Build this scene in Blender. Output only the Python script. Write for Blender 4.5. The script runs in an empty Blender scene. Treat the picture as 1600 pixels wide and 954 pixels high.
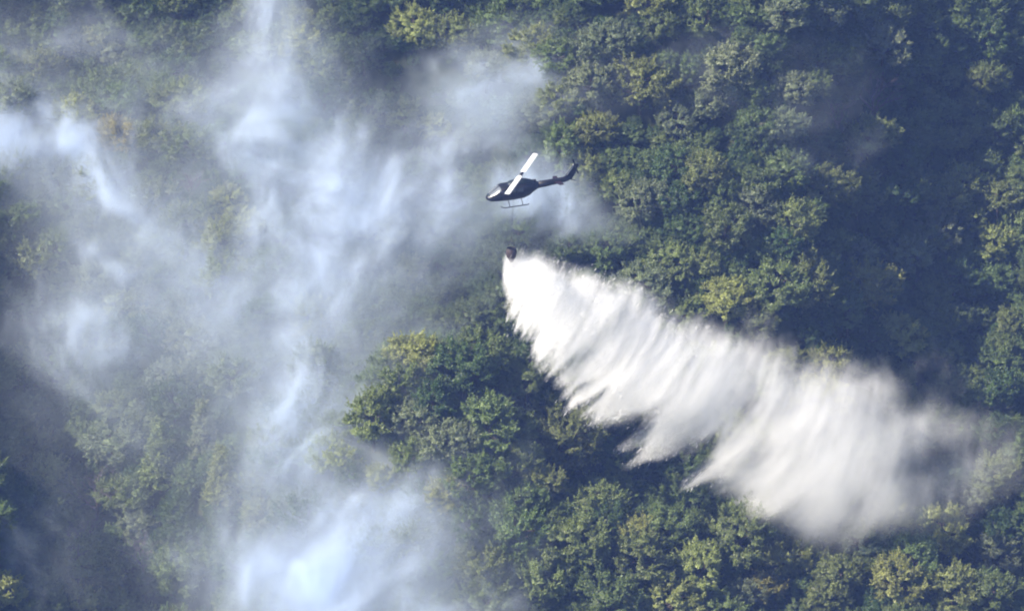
import bpy, bmesh, math, random
import numpy as np
from mathutils import Vector, Matrix

SC = bpy.context.scene
COL = SC.collection
rng = np.random.default_rng(7)
random.seed(7)
R = math.radians

# ------------------------------------------------------------------ camera
PITCH = R(20.0)
DIST = 600.0
FPX = 6000.0                       # focal length in photo pixels (1600 wide)
FWD = Vector((0, math.cos(PITCH), -math.sin(PITCH)))
UPV = Vector((0, math.sin(PITCH), math.cos(PITCH)))
EYE = Vector((0, 0, 0)) - FWD * DIST
cam_d = bpy.data.cameras.new('camera')
cam = bpy.data.objects.new('camera', cam_d)
COL.objects.link(cam)
cam_d.sensor_width = 36.0
cam_d.lens = 36.0 * FPX / 1600.0
cam_d.clip_start = 1.0
cam_d.clip_end = 5000.0
cam.location = EYE
cam.rotation_euler = (math.pi / 2 - PITCH, 0, 0)
SC.camera = cam

# ------------------------------------------------------------------ world, sun, exposure
SUN = Vector((-0.70, -0.28, 0.66)).normalized()      # towards the sun
world = bpy.data.worlds.new('World')
SC.world = world
world.use_nodes = True
wn = world.node_tree
sky = wn.nodes.new('ShaderNodeTexSky')
sky.sky_type = 'NISHITA'
sky.sun_disc = False
sky.sun_elevation = math.asin(SUN.z)
sky.sun_rotation = math.atan2(SUN.x, SUN.y)
bg = wn.nodes['Background']
bg.inputs['Strength'].default_value = 0.06
wn.links.new(sky.outputs[0], bg.inputs['Color'])
sun_d = bpy.data.lights.new('sun', 'SUN')
sun_d.energy = 5.0
sun_d.angle = R(0.5)
sun_d.color = (1.0, 0.90, 0.74)
sun = bpy.data.objects.new('sun', sun_d)
COL.objects.link(sun)
sun.rotation_euler = SUN.to_track_quat('Z', 'Y').to_euler()
sun.location = SUN * 300
SC.view_settings.view_transform = 'Standard'
SC.view_settings.look = 'None'
SC.view_settings.exposure = 1.32
SC.view_settings.gamma = 1.0

cy = SC.cycles
cy.use_adaptive_sampling = True
cy.adaptive_threshold = 0.04
cy.use_denoising = True
cy.max_bounces = 14
cy.diffuse_bounces = 2
cy.glossy_bounces = 2
cy.transmission_bounces = 2
cy.transparent_max_bounces = 8
cy.volume_bounces = 14
cy.volume_step_rate = 16.0
cy.volume_max_steps = 64
cy.filter_width = 2.0
cy.caustics_reflective = False
cy.caustics_refractive = False


# ------------------------------------------------------------------ helpers
def to_px(p):
    d = Vector(p) - EYE
    w = d.dot(FWD)
    return 800 + FPX * d.x / w, 477 - FPX * d.dot(UPV) / w, w


def ray(X, Y):
    return FWD + Vector((1, 0, 0)) * ((X - 800) / FPX) + UPV * ((477 - Y) / FPX)


def at_depth(X, Y, depth):
    return EYE + ray(X, Y) * depth


SLOPE = R(33.0)
TAN = math.tan(SLOPE)


def on_plane(X, Y, h=0.0):
    """where a ray through a photo pixel meets the mean hillside plane raised by h"""
    d = ray(X, Y)
    t = (TAN * EYE.y + h - EYE.z) / (d.z - TAN * d.y)
    return EYE + d * t


def tag(o, label=None, cat=None, group=None, kind=None):
    if label: o['label'] = label
    if cat: o['category'] = cat
    if group: o['group'] = group
    if kind: o['kind'] = kind
    return o


def mesh_obj(name, verts, faces, mat, parent=None, smooth=False):
    me = bpy.data.meshes.new(name)
    me.from_pydata([tuple(v) for v in verts], [], faces)
    me.update()
    if smooth:
        me.polygons.foreach_set('use_smooth', [True] * len(me.polygons))
    if mat: me.materials.append(mat)
    o = bpy.data.objects.new(name, me)
    COL.objects.link(o)
    if parent: o.parent = parent
    return o


def bm_obj(name, bm, mat, parent=None, smooth=True):
    me = bpy.data.meshes.new(name)
    bmesh.ops.recalc_face_normals(bm, faces=bm.faces[:])
    bm.to_mesh(me)
    bm.free()
    if smooth:
        me.polygons.foreach_set('use_smooth', [True] * len(me.polygons))
    me.materials.append(mat)
    o = bpy.data.objects.new(name, me)
    COL.objects.link(o)
    if parent: o.parent = parent
    return o


def empty(name, loc=(0, 0, 0)):
    o = bpy.data.objects.new(name, None)
    o.location = loc
    COL.objects.link(o)
    return o


# numpy lattice noise
_T = np.random.default_rng(11).random((64, 64, 64)).astype(np.float32)


def noise3(x, y, z):
    x = np.asarray(x, np.float32); y = np.asarray(y, np.float32); z = np.asarray(z, np.float32)
    x, y, z = np.broadcast_arrays(x, y, z)
    ix = np.floor(x).astype(np.int32); iy = np.floor(y).astype(np.int32); iz = np.floor(z).astype(np.int32)
    fx = x - ix; fy = y - iy; fz = z - iz
    fx = fx * fx * fx * (fx * (fx * 6 - 15) + 10); fy = fy * fy * fy * (fy * (fy * 6 - 15) + 10); fz = fz * fz * fz * (fz * (fz * 6 - 15) + 10)
    x0 = ix & 63; x1 = (ix + 1) & 63; y0 = iy & 63; y1 = (iy + 1) & 63; z0 = iz & 63; z1 = (iz + 1) & 63
    a = _T[x0, y0, z0] * (1 - fx) + _T[x1, y0, z0] * fx
    b = _T[x0, y1, z0] * (1 - fx) + _T[x1, y1, z0] * fx
    c = _T[x0, y0, z1] * (1 - fx) + _T[x1, y0, z1] * fx
    d = _T[x0, y1, z1] * (1 - fx) + _T[x1, y1, z1] * fx
    return (a * (1 - fy) + b * fy) * (1 - fz) + (c * (1 - fy) + d * fy) * fz


def fbm(x, y, z, octv=4, gain=0.5, lac=2.03):
    s = 0; a = 1.0; t = 0
    for i in range(octv):
        s = s + a * noise3(x + 7.3 * i, y + 3.1 * i, z + 5.7 * i)
        t += a
        a *= gain; x = x * lac; y = y * lac; z = z * lac
    return s / t


def sstep(a, b, x):
    t = np.clip((x - a) / (b - a), 0, 1)
    return t * t * (3 - 2 * t)


# ------------------------------------------------------------------ materials
def new_mat(name):
    m = bpy.data.materials.new(name)
    m.use_nodes = True
    return m, m.node_tree, m.node_tree.nodes, m.node_tree.links


def plain(name, col, rough=0.5, metal=0.0, spec=0.5, grain=0.15, scale=3.0, coat=0.0):
    m, t, n, l = new_mat(name)
    b = n['Principled BSDF']
    b.inputs['Roughness'].default_value = rough
    b.inputs['Metallic'].default_value = metal
    b.inputs['Specular IOR Level'].default_value = spec
    b.inputs['Coat Weight'].default_value = coat
    tc = n.new('ShaderNodeTexCoord')
    nz = n.new('ShaderNodeTexNoise'); nz.inputs['Scale'].default_value = scale; nz.inputs['Detail'].default_value = 5
    l.new(tc.outputs['Object'], nz.inputs['Vector'])
    cr = n.new('ShaderNodeValToRGB')
    cr.color_ramp.elements[0].position = 0.3; cr.color_ramp.elements[1].position = 0.7
    cr.color_ramp.elements[0].color = [c * (1 - grain) for c in col] + [1]
    cr.color_ramp.elements[1].color = [min(1, c * (1 + grain)) for c in col] + [1]
    l.new(nz.outputs['Fac'], cr.inputs['Fac'])
    l.new(cr.outputs['Color'], b.inputs['Base Color'])
    return m


def leaf_material():
    m, t, n, l = new_mat('leaves')
    for x in list(n):
        if x.type == 'BSDF_PRINCIPLED': n.remove(x)
    out = [x for x in n if x.type == 'OUTPUT_MATERIAL'][0]
    oi = n.new('ShaderNodeObjectInfo')
    at = n.new('ShaderNodeAttribute'); at.attribute_name = 'tone'
    hs = n.new('ShaderNodeHueSaturation')
    l.new(oi.outputs['Color'], hs.inputs['Color'])
    mr = n.new('ShaderNodeMapRange'); mr.inputs['To Min'].default_value = 0.492; mr.inputs['To Max'].default_value = 0.517
    l.new(oi.outputs['Random'], mr.inputs['Value']); l.new(mr.outputs[0], hs.inputs['Hue'])
    l.new(at.outputs['Fac'], hs.inputs['Value'])
    df = n.new('ShaderNodeBsdfDiffuse'); tr = n.new('ShaderNodeBsdfTranslucent'); gl = n.new('ShaderNodeBsdfGlossy')
    gl.inputs['Roughness'].default_value = 0.45
    gl.inputs['Color'].default_value = (1, 1, 1, 1)
    l.new(hs.outputs[0], df.inputs['Color'])
    hs2 = n.new('ShaderNodeHueSaturation'); hs2.inputs['Hue'].default_value = 0.485; hs2.inputs['Saturation'].default_value = 1.1; hs2.inputs['Value'].default_value = 1.25
    l.new(hs.outputs[0], hs2.inputs['Color']); l.new(hs2.outputs[0], tr.inputs['Color'])
    m1 = n.new('ShaderNodeMixShader'); m1.inputs[0].default_value = 0.45
    l.new(df.outputs[0], m1.inputs[1]); l.new(tr.outputs[0], m1.inputs[2])
    m2 = n.new('ShaderNodeMixShader'); m2.inputs[0].default_value = 0.02
    l.new(m1.outputs[0], m2.inputs[1]); l.new(gl.outputs[0], m2.inputs[2])
    l.new(m2.outputs[0], out.inputs['Surface'])
    return m


LEAF = leaf_material()
BARK = plain('bark', (0.09, 0.07, 0.055), 0.9, spec=0.2, grain=0.4, scale=6)
DEADBARK = plain('grey_bark', (0.12, 0.092, 0.104), 0.9, spec=0.2, grain=0.3, scale=6)


def ground_material():
    m, t, n, l = new_mat('forest_floor')
    b = n['Principled BSDF']
    b.inputs['Roughness'].default_value = 0.95
    b.inputs['Specular IOR Level'].default_value = 0.1
    tc = n.new('ShaderNodeTexCoord')
    nz = n.new('ShaderNodeTexNoise'); nz.inputs['Scale'].default_value = 0.6; nz.inputs['Detail'].default_value = 8
    l.new(tc.outputs['Object'], nz.inputs['Vector'])
    cr = n.new('ShaderNodeValToRGB')
    e = cr.color_ramp.elements
    e[0].position = 0.35; e[0].color = (0.018, 0.026, 0.012, 1)
    e[1].position = 0.7; e[1].color = (0.045, 0.045, 0.024, 1)
    x = e.new(0.52); x.color = (0.035, 0.045, 0.018, 1)
    l.new(nz.outputs['Fac'], cr.inputs['Fac']); l.new(cr.outputs[0], b.inputs['Base Color'])
    bp = n.new('ShaderNodeBump'); bp.inputs['Strength'].default_value = 0.6; bp.inputs['Distance'].default_value = 0.3
    l.new(nz.outputs['Fac'], bp.inputs['Height']); l.new(bp.outputs[0], b.inputs['Normal'])
    return m


def volume_material(name, col, density, aniso=0.0, grid=True):
    m, t, n, l = new_mat(name)
    for x in list(n):
        if x.type == 'BSDF_PRINCIPLED': n.remove(x)
    out = [x for x in n if x.type == 'OUTPUT_MATERIAL'][0]
    v = n.new('ShaderNodeVolumePrincipled')
    v.inputs['Color'].default_value = (*col, 1)
    v.inputs['Density'].default_value = density
    v.inputs['Anisotropy'].default_value = aniso
    v.inputs['Density Attribute'].default_value = 'density' if grid else ''
    v.inputs['Temperature Attribute'].default_value = ''
    l.new(v.outputs[0], out.inputs['Volume'])
    return m


# ------------------------------------------------------------------ terrain
# crests (+) and gullies (-) of the hillside, some shaped for shade: photo points dropped on the mean plane, height, width in metres
FEATURES = [
    ([(960, 150), (1150, 100), (1240, 300), (1265, 470)], 11, 9),
    ([(1690, -700), (1690, 380), (1640, 600)], -36, 27),
    ([(1230, -450), (1250, 120)], 9, 9),  # added ridge, mostly out of view uphill, to shade the right-hand gully
    ([(1370, 250), (1400, 560)], -7, 9),
    ([(560, 50), (760, 40), (900, 60)], 5, 8),
    ([(560, 150), (740, 190)], -9, 7),
    ([(700, 250), (660, 420), (480, 430)], -11, 8),
    ([(880, 220), (1000, 300), (1100, 420)], 3, 8),
    ([(420, 480), (640, 530), (800, 540)], 5, 7),
    ([(660, 610), (870, 600)], -7, 5),
    ([(690, 650), (885, 655)], 9, 7),
    ([(930, 770), (1080, 710), (1250, 690), (1550, 710)], -13, 9),
    ([(620, 820), (900, 830), (1200, 830), (1480, 820), (1700, 860)], 8, 9),
    ([(20, 190), (200, 190), (270, 290), (370, 390)], 6, 7),
    ([(180, 110), (350, 120)], -13, 9),
    ([(0, 420), (80, 430)], 5, 7),
    ([(40, 640), (160, 800), (230, 980)], -16, 14),
    ([(200, 560), (300, 700), (340, 780)], 6, 7),
    ([(-150, 560), (-110, 950)], 20, 12),  # unseen ridge off to the left, added to shade the lower left valley
]
FEAT = [([on_plane(*p) for p in pts], h, w) for pts, h, w in FEATURES]


def height(x, y):
    x = np.asarray(x, float); y = np.asarray(y, float)
    yc = y
    base = TAN * np.clip(yc, -130, 1e9)
    base = np.where(yc > 180, TAN * 180 + (yc - 180) * 0.35, base)
    # soften the foot of the slope
    z = base.copy() if hasattr(base, 'copy') else base
    z = z + 8.0 * (fbm(x * 0.03 + 3, y * 0.026 + 9, 0 * x + 1.5, 3) - 0.5) * 2
    for pts, h, w in FEAT:
        dmin = np.full(np.shape(x), 1e9)
        for a, b in zip(pts[:-1], pts[1:]):
            ex, ey = b.x - a.x, b.y - a.y
            t = np.clip(((x - a.x) * ex + (y - a.y) * ey) / (ex * ex + ey * ey), 0, 1)
            dmin = np.minimum(dmin, (x - a.x - ex * t) ** 2 + ((y - a.y - ey * t) * 1.1) ** 2)
        z = z + h * np.exp(-dmin / (2 * w * w))
    return z


def build_terrain():
    xs = np.concatenate([np.linspace(-900, -140, 24)[:-1], np.linspace(-140, 140, 187), np.linspace(140, 900, 24)[1:]])
    ys = np.concatenate([np.linspace(-1100, -110, 34)[:-1], np.linspace(-110, 130, 161), np.linspace(130, 700, 20)[1:]])
    gx, gy = np.meshgrid(xs, ys)
    gz = height(gx, gy)
    gz = gz + 0.25 * (noise3(gx * 0.7, gy * 0.7, 0 * gx) - 0.5)
    nx, ny = len(xs), len(ys)
    v = np.stack([gx, gy, gz], -1).reshape(-1, 3)
    i = np.arange(nx * ny).reshape(ny, nx)
    f = np.stack([i[:-1, :-1], i[:-1, 1:], i[1:, 1:], i[1:, :-1]], -1).reshape(-1, 4)
    o = mesh_obj('hillside', v, f.tolist(), ground_material(), smooth=True)
    tag(o, 'steep forest floor of the burning hillside under the trees', 'hillside', kind='structure')
    return o


build_terrain()

# ------------------------------------------------------------------ trees
TINTS = {
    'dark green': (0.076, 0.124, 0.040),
    'olive green': (0.180, 0.212, 0.074),
    'yellow green': (0.258, 0.285, 0.094),
    'grey green': (0.188, 0.222, 0.124),
    'mid green': (0.140, 0.188, 0.064),
    'golden yellow': (0.270, 0.255, 0.078),
}


def leaf_cloud(centres, dirs, rad, per, size, rg, flat=0.46):
    """leaf quads round clump centres: returns verts (n,4,3), tone (n,)"""
    C = []; N = []; T = []
    for c, d, r in zip(centres, dirs, rad):
        k = int(per * (r / 1.1) ** 2)
        p = rg.normal(size=(k, 3)); p /= np.linalg.norm(p, axis=1)[:, None]
        p *= (rg.random(k) ** 0.45)[:, None]
        p[:, 2] *= flat
        ax = rg.normal(size=3); ax /= np.linalg.norm(ax); p += np.outer(p @ ax, ax) * rg.uniform(-0.35, 0.7)
        nn = p + d * 0.6 + np.array([0, 0, 0.5]) + rg.normal(size=(k, 3)) * 0.55
        C.append(c + p * r); N.append(nn)
        T.append(np.full(k, 0.68 + 0.64 * rg.random()) * (0.75 + 0.5 * rg.random(k)))
    return np.concatenate(C), np.concatenate(N), np.concatenate(T)


def leaf_quads(C, N, size, rg):
    n = len(C)
    N = N / (np.linalg.norm(N, axis=1)[:, None] + 1e-9)
    t = rg.normal(size=(n, 3)); t -= N * (t * N).sum(1)[:, None]
    t /= np.linalg.norm(t, axis=1)[:, None]
    b = np.cross(N, t)
    L = (size * (0.65 + 0.7 * rg.random(n)))[:, None]
    W = L * 0.5
    return np.stack([C - t * L, C - b * W + N * L * 0.12, C + t * L, C + b * W + N * L * 0.12], 1)


def quads_mesh(name, Q, tone, mat):
    n = len(Q)
    me = bpy.data.meshes.new(name)
    me.vertices.add(n * 4)
    me.vertices.foreach_set('co', Q.astype(np.float32).ravel())
    me.loops.add(n * 4)
    me.loops.foreach_set('vertex_index', np.arange(n * 4, dtype=np.int32))
    me.polygons.add(n)
    me.polygons.foreach_set('loop_start', np.arange(0, n * 4, 4, dtype=np.int32))
    me.update(calc_edges=True)
    a = me.attributes.new('tone', 'FLOAT', 'FACE')
    a.data.foreach_set('value', tone.astype(np.float32))
    me.materials.append(mat)
    return me


def make_crown(seed, tall=1.0, shape='round'):
    rg = np.random.default_rng(seed)
    n = 88
    Rr = 4.5
    cs = []; ds = []; rs = []
    lob = rg.random(3) * 6.28
    while len(cs) < n:
        d = rg.normal(size=3); d /= np.linalg.norm(d)
        if d[2] < -0.75: continue
        az = math.atan2(d[1], d[0])
        w = 1 + 0.24 * math.sin(2 * az + lob[0]) + 0.18 * math.sin(3 * az + lob[1])
        k = 0.66 + 0.36 * rg.random()
        if shape == 'cone':
            hgt = rg.random() ** 1.25
            rr = (1 - hgt) * 0.62 + 0.05
            c = np.array([math.cos(az) * rr * Rr * k, math.sin(az) * rr * Rr * k, hgt * 11.0 - 1.5])
            r = 0.55 + 0.75 * (1 - hgt) * rg.random()
        else:
            c = np.array([d[0] * Rr * w * k, d[1] * Rr * w * k, d[2] * 3.5 * tall * k])
            r = 0.5 + 0.85 * rg.random() ** 1.5
        if any(np.linalg.norm(c - q) < 0.55 * (r + s) * 0.8 for q, s in zip(cs, rs)) and rg.random() < 0.8:
            continue
        cs.append(c); ds.append(d); rs.append(r)
    C, N, T = leaf_cloud(cs, ds, rs, 310, 0.3, rg)
    # feathery sprays that break the outline
    SC_, SN, ST = [], [], []
    for _ in range(420):
        i = rg.integers(n)
        d = ds[i] * 0.7 + np.array([0, 0, 0.55]) + rg.normal(size=3) * 0.35
        d /= np.linalg.norm(d)
        L = 0.5 + 1.25 * rg.random() ** 1.5
        k = 24
        s = rg.random(k)
        p = cs[i] + d * (rs[i] * 0.55 + s[:, None] * L) + rg.normal(size=(k, 3)) * (0.16 * (1.1 - s[:, None]))
        SC_.append(p); SN.append(rg.normal(size=(k, 3)) * 0.6 + np.array([0, 0, 0.8])); ST.append((0.85 + 0.5 * rg.random()) * (0.8 + 0.4 * rg.random(k)))
    C = np.concatenate([C] + SC_); N = np.concatenate([N] + SN); T = np.concatenate([T] + ST)
    return quads_mesh('crown', leaf_quads(C, N, 0.18, rg), T, LEAF), cs


def tube(bm, pts, rads, seg=6):
    rings = []
    for i, p in enumerate(pts):
        p = Vector(p)
        a = Vector(pts[min(i + 1, len(pts) - 1)]) - Vector(pts[max(i - 1, 0)])
        a.normalize()
        s = a.orthogonal().normalized() if abs(a.z) > 0.99 or a.length == 0 else a.cross(Vector((0, 0, 1))).normalized()
        u = a.cross(s)
        rings.append([bm.verts.new(p + (s * math.cos(2 * math.pi * k / seg) + u * math.sin(2 * math.pi * k / seg)) * rads[i]) for k in range(seg)])
    for r0, r1 in zip(rings[:-1], rings[1:]):
        for k in range(seg):
            bm.faces.new((r0[k], r0[(k + 1) % seg], r1[(k + 1) % seg], r1[k]))
    bm.faces.new(rings[0][::-1]); bm.faces.new(rings[-1])


def make_trunk(seed, cs, base=-4.6):
    rg = random.Random(seed)
    bm = bmesh.new()
    tube(bm, [(0, 0, base - 5.0), (0, 0, base), (rg.uniform(-.2, .2), rg.uniform(-.2, .2), base * 0.5), (rg.uniform(-.4, .4), rg.uniform(-.4, .4), 0.5), (0.2, 0.1, 2.2)], [0.36, 0.33, 0.26, 0.17, 0.05])
    for c in cs[::5]:
        z0 = rg.uniform(base * 0.45, 0.3)
        m = Vector((c[0] * 0.5, c[1] * 0.5, z0 + (c[2] - z0) * 0.62))
        tube(bm, [(0, 0, z0), m, tuple(c)], [0.13, 0.085, 0.03], 4)
    me = bpy.data.meshes.new('trunk')
    bm.to_mesh(me); bm.free()
    me.materials.append(BARK)
    return me


VAR = []
for s in range(9):
    cm, cs = make_crown(100 + s, tall=[1.0, 1.2, 0.85][s % 3])
    VAR.append((cm, make_trunk(300 + s, cs)))
cm, cs = make_crown(150, shape='cone')
CONE = (cm, make_trunk(350, cs, base=-4.0))


def make_bare(seed):
    """a leafless tree: forked trunk, limbs and many fine twigs"""
    rg = random.Random(seed)
    bm = bmesh.new()

    def grow(p, d, L, r, depth):
        q = p + d * L
        mid = p + d * L * 0.5 + Vector((rg.uniform(-1, 1), rg.uniform(-1, 1), rg.uniform(-1, 1))) * L * 0.06
        tube(bm, [p, mid, q], [r, r * 0.8, r * 0.55], 3 if depth > 1 else 5)
        if depth >= 5: return
        for _ in range(3 if depth > 0 else 6):
            nd = (d + Vector((rg.gauss(0, .55), rg.gauss(0, .55), rg.gauss(0.12, .3)))).normalized()
            t = rg.uniform(0.45, 1.0)
            grow(p + d * L * t, nd, L * rg.uniform(0.5, 0.72), r * 0.5, depth + 1)
    grow(Vector((0, 0, -6)), Vector((0.05, 0, 1)), 5.0, 0.26, 0)
    me = bpy.data.meshes.new('trunk')
    bm.to_mesh(me); bm.free()
    me.materials.append(DEADBARK)
    return me


BARE = [make_bare(5), make_bare(8)]

# trees one can point at in the photograph: crown centre, crown radius (m), tint
SALIENT = [
    (1075, 795, 3.2, 'olive green'), (1150, 832, 5.2, 'olive green'), (1222, 868, 4.4, 'olive green'), (1312, 895, 4.4, 'olive green'),
    (1385, 822, 5.0, 'yellow green'), (1475, 828, 5.4, 'yellow green'), (1560, 872, 4.8, 'grey green'), (1090, 885, 4.6, 'yellow green'),
    (1195, 912, 3.6, 'golden yellow'), (1295, 930, 4.4, 'olive green'), (1400, 905, 4.8, 'yellow green'), (1490, 920, 4.8, 'olive green'), (1000, 870, 5.0, 'olive green'),
    (905, 845, 5.6, 'olive green'), (805, 825, 5.0, 'mid green'), (745, 880, 4.8, 'olive green'), (845, 905, 5.0, 'olive green'),
    (950, 930, 5.0, 'mid green'), (1050, 940, 4.4, 'yellow green'), (875, 675, 6.2, 'olive green'), (765, 660, 5.4, 'mid green'), (700, 690, 4.4, 'grey green'),
    (740, 745, 4.6, 'mid green'), (650, 545, 4.6, 'yellow green'), (750, 545, 5.0, 'mid green'), (830, 560, 4.2, 'dark green'), (590, 590, 3.6, 'olive green'),
    (482, 492, 4.4, 'yellow green'), (560, 522, 3.8, 'olive green'), (300, 585, 2.6, 'yellow green'), (265, 475, 3.0, 'yellow green'), (180, 472, 3.0, 'yellow green'),
    (1135, 460, 5.2, 'yellow green'), (1215, 445, 5.4, 'mid green'), (950, 385, 4.8, 'mid green'), (1050, 412, 4.2, 'olive green'), (1135, 350, 5.0, 'mid green'),
    (1235, 345, 5.0, 'olive green'), (1100, 268, 5.0, 'olive green'), (1185, 285, 4.2, 'mid green'), (1010, 312, 4.8, 'grey green'), (880, 232, 4.8, 'mid green'),
    (935, 200, 4.2, 'olive green'), (1000, 130, 5.4, 'olive green'), (1140, 105, 5.6, 'grey green'), (1235, 140, 4.0, 'grey green'), (1060, 185, 4.2, 'grey green'),
    (705, 50, 4.6, 'olive green'), (785, 40, 4.2, 'mid green'), (645, 42, 4.2, 'yellow green'), (950, 62, 4.6, 'grey green'), (1380, 68, 4.4, 'grey green'),
    (1100, 30, 4.4, 'mid green'), (1450, 95, 2.8, 'yellow green'), (1430, 290, 3.4, 'olive green'), (1560, 305, 3.6, 'olive green'), (1385, 440, 3.0, 'grey green'),
    (1440, 540, 3.0, 'grey green'), (1325, 485, 3.4, 'mid green'), (110, 180, 4.8, 'yellow green'), (185, 205, 4.2, 'golden yellow'), (42, 42, 3.6, 'yellow green'),
    (132, 66, 3.2, 'yellow green'), (150, 278, 4.8, 'olive green'), (45, 400, 4.4, 'olive green'), (345, 372, 4.2, 'yellow green'), (285, 335, 4.2, 'olive green'),
    (90, 280, 4.4, 'grey green'), (640, 660, 4.2, 'grey green'), (830, 180, 4.2, 'grey green'), (760, 110, 4.4, 'grey green'),
]
CONES = [(318, 670, 3.6, 'grey green'), (250, 715, 4.2, 'olive green'), (345, 740, 3.6, 'olive green')]
BARES = [(1365, 165, 5.0), (1310, 185, 4.0), (150, 790, 5.0), (225, 880, 4.6), (120, 850, 4.4), (300, 290, 3.6)]

HC = 4.3
PLANTS = []          # x, y, z(crown centre), radius, tint, kind


def drop(X, Y, rise):
    """walk a ray to the point that lies `rise` above the ground"""
    d = ray(X, Y)
    for t in np.arange(480, 720, 0.5):
        p = EYE + d * float(t)
        if p.z < float(height(p.x, p.y)) + rise:
            return p
    return on_plane(X, Y, rise)


def emergent(t_):
    return t_[0] > 1300 and t_[1] < 560      # tall trees that stand out of the shaded gully


for X, Y, r, tint in SALIENT:
    p = drop(X, Y, HC * r / 4.6 * (2.0 if emergent((X, Y)) else 1.1))
    PLANTS.append([p.x, p.y, r * 0.85, tint, 'round'])
for X, Y, r, tint in CONES:
    p = drop(X, Y, 6.0)
    PLANTS.append([p.x, p.y, r, tint, 'cone'])
for X, Y, r in BARES:
    p = drop(X, Y, 4.0)
    PLANTS.append([p.x, p.y, r, 'grey', 'bare'])

names = list(TINTS)
fill = np.random.default_rng(21)
XYR = np.zeros((24000, 3)); NP = len(PLANTS)
XYR[:NP] = [p[:3] for p in PLANTS]
for _ in range(22000):
    x = fill.uniform(-150, 135); y = fill.uniform(-95, 112)
    r = 2.0 + 2.3 * fill.random() ** 1.3
    a = XYR[:NP]; b = a[:, 2]
    d = np.sqrt((a[:, 0] - x) ** 2 + ((a[:, 1] - y) * 1.12) ** 2)
    if (d < 0.60 * (b + r)).any(): continue
    u = fbm(np.array([x * 0.03]), np.array([y * 0.03]), np.array([4.2]), 2)[0]
    w = fill.random()
    tint = 'dark green' if w < 0.22 else 'mid green' if w < 0.5 else 'olive green' if w < 0.74 else 'grey green' if w < 0.9 else 'yellow green'
    XYR[NP] = (x, y, r); NP += 1
    PLANTS.append([x, y, r, tint, 'round'])

# how large each one shows: splat crowns into a small depth buffer
W_, H_ = 400, 238
zb = np.full((H_, W_), 1e9); ib = np.full((H_, W_), -1)
PX = []
HV = np.random.default_rng(9).uniform(0.9, 1.5, len(PLANTS)); HV = np.where(np.random.default_rng(4).random(len(PLANTS)) < 0.12, HV * 1.35, HV); HV = np.where((np.random.default_rng(6).random(len(PLANTS)) < 0.16) & (np.array([p[0] for p in PLANTS]) > 48) & (np.array([p[1] for p in PLANTS]) > -25), HV * 1.75, HV); HV[:len(SALIENT) + len(CONES) + len(BARES)] = 1.1
for i, t_ in enumerate(SALIENT):
    if emergent(t_): HV[i] = 2.0
HV = np.minimum(HV, 2.0)
for i, (x, y, r, tint, kd) in enumerate(PLANTS):
    z = float(height(x, y))
    h = HC * r / 4.6 * HV[i]
    X, Y, dep = to_px((x, y, z + h))
    PX.append((X, Y, z, h))
    rp = r * FPX / dep / 4
    cx, cyy = X / 4, Y / 4
    x0, x1 = int(max(0, cx - rp)), int(min(W_, cx + rp + 1)); y0, y1 = int(max(0, cyy - rp)), int(min(H_, cyy + rp + 1))
    if x0 >= x1 or y0 >= y1: continue
    gy, gx = np.mgrid[y0:y1, x0:x1]
    q = ((gx - cx) ** 2 + ((gy - cyy) / 0.85) ** 2) / rp ** 2
    dd = dep - r * np.sqrt(np.clip(1 - q, 0, 1))
    m = (q < 1) & (dd < zb[y0:y1, x0:x1])
    zb[y0:y1, x0:x1][m] = dd[m]; ib[y0:y1, x0:x1][m] = i
area = np.bincount(ib[ib >= 0].ravel(), minlength=len(PLANTS))
rounds = [i for i in range(len(PLANTS)) if PLANTS[i][4] == 'round' and area[i] > 40]
rounds.sort(key=lambda i: -area[i])
single = set(rounds[:296]) | {i for i in range(len(PLANTS)) if PLANTS[i][4] != 'round'}

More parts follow.
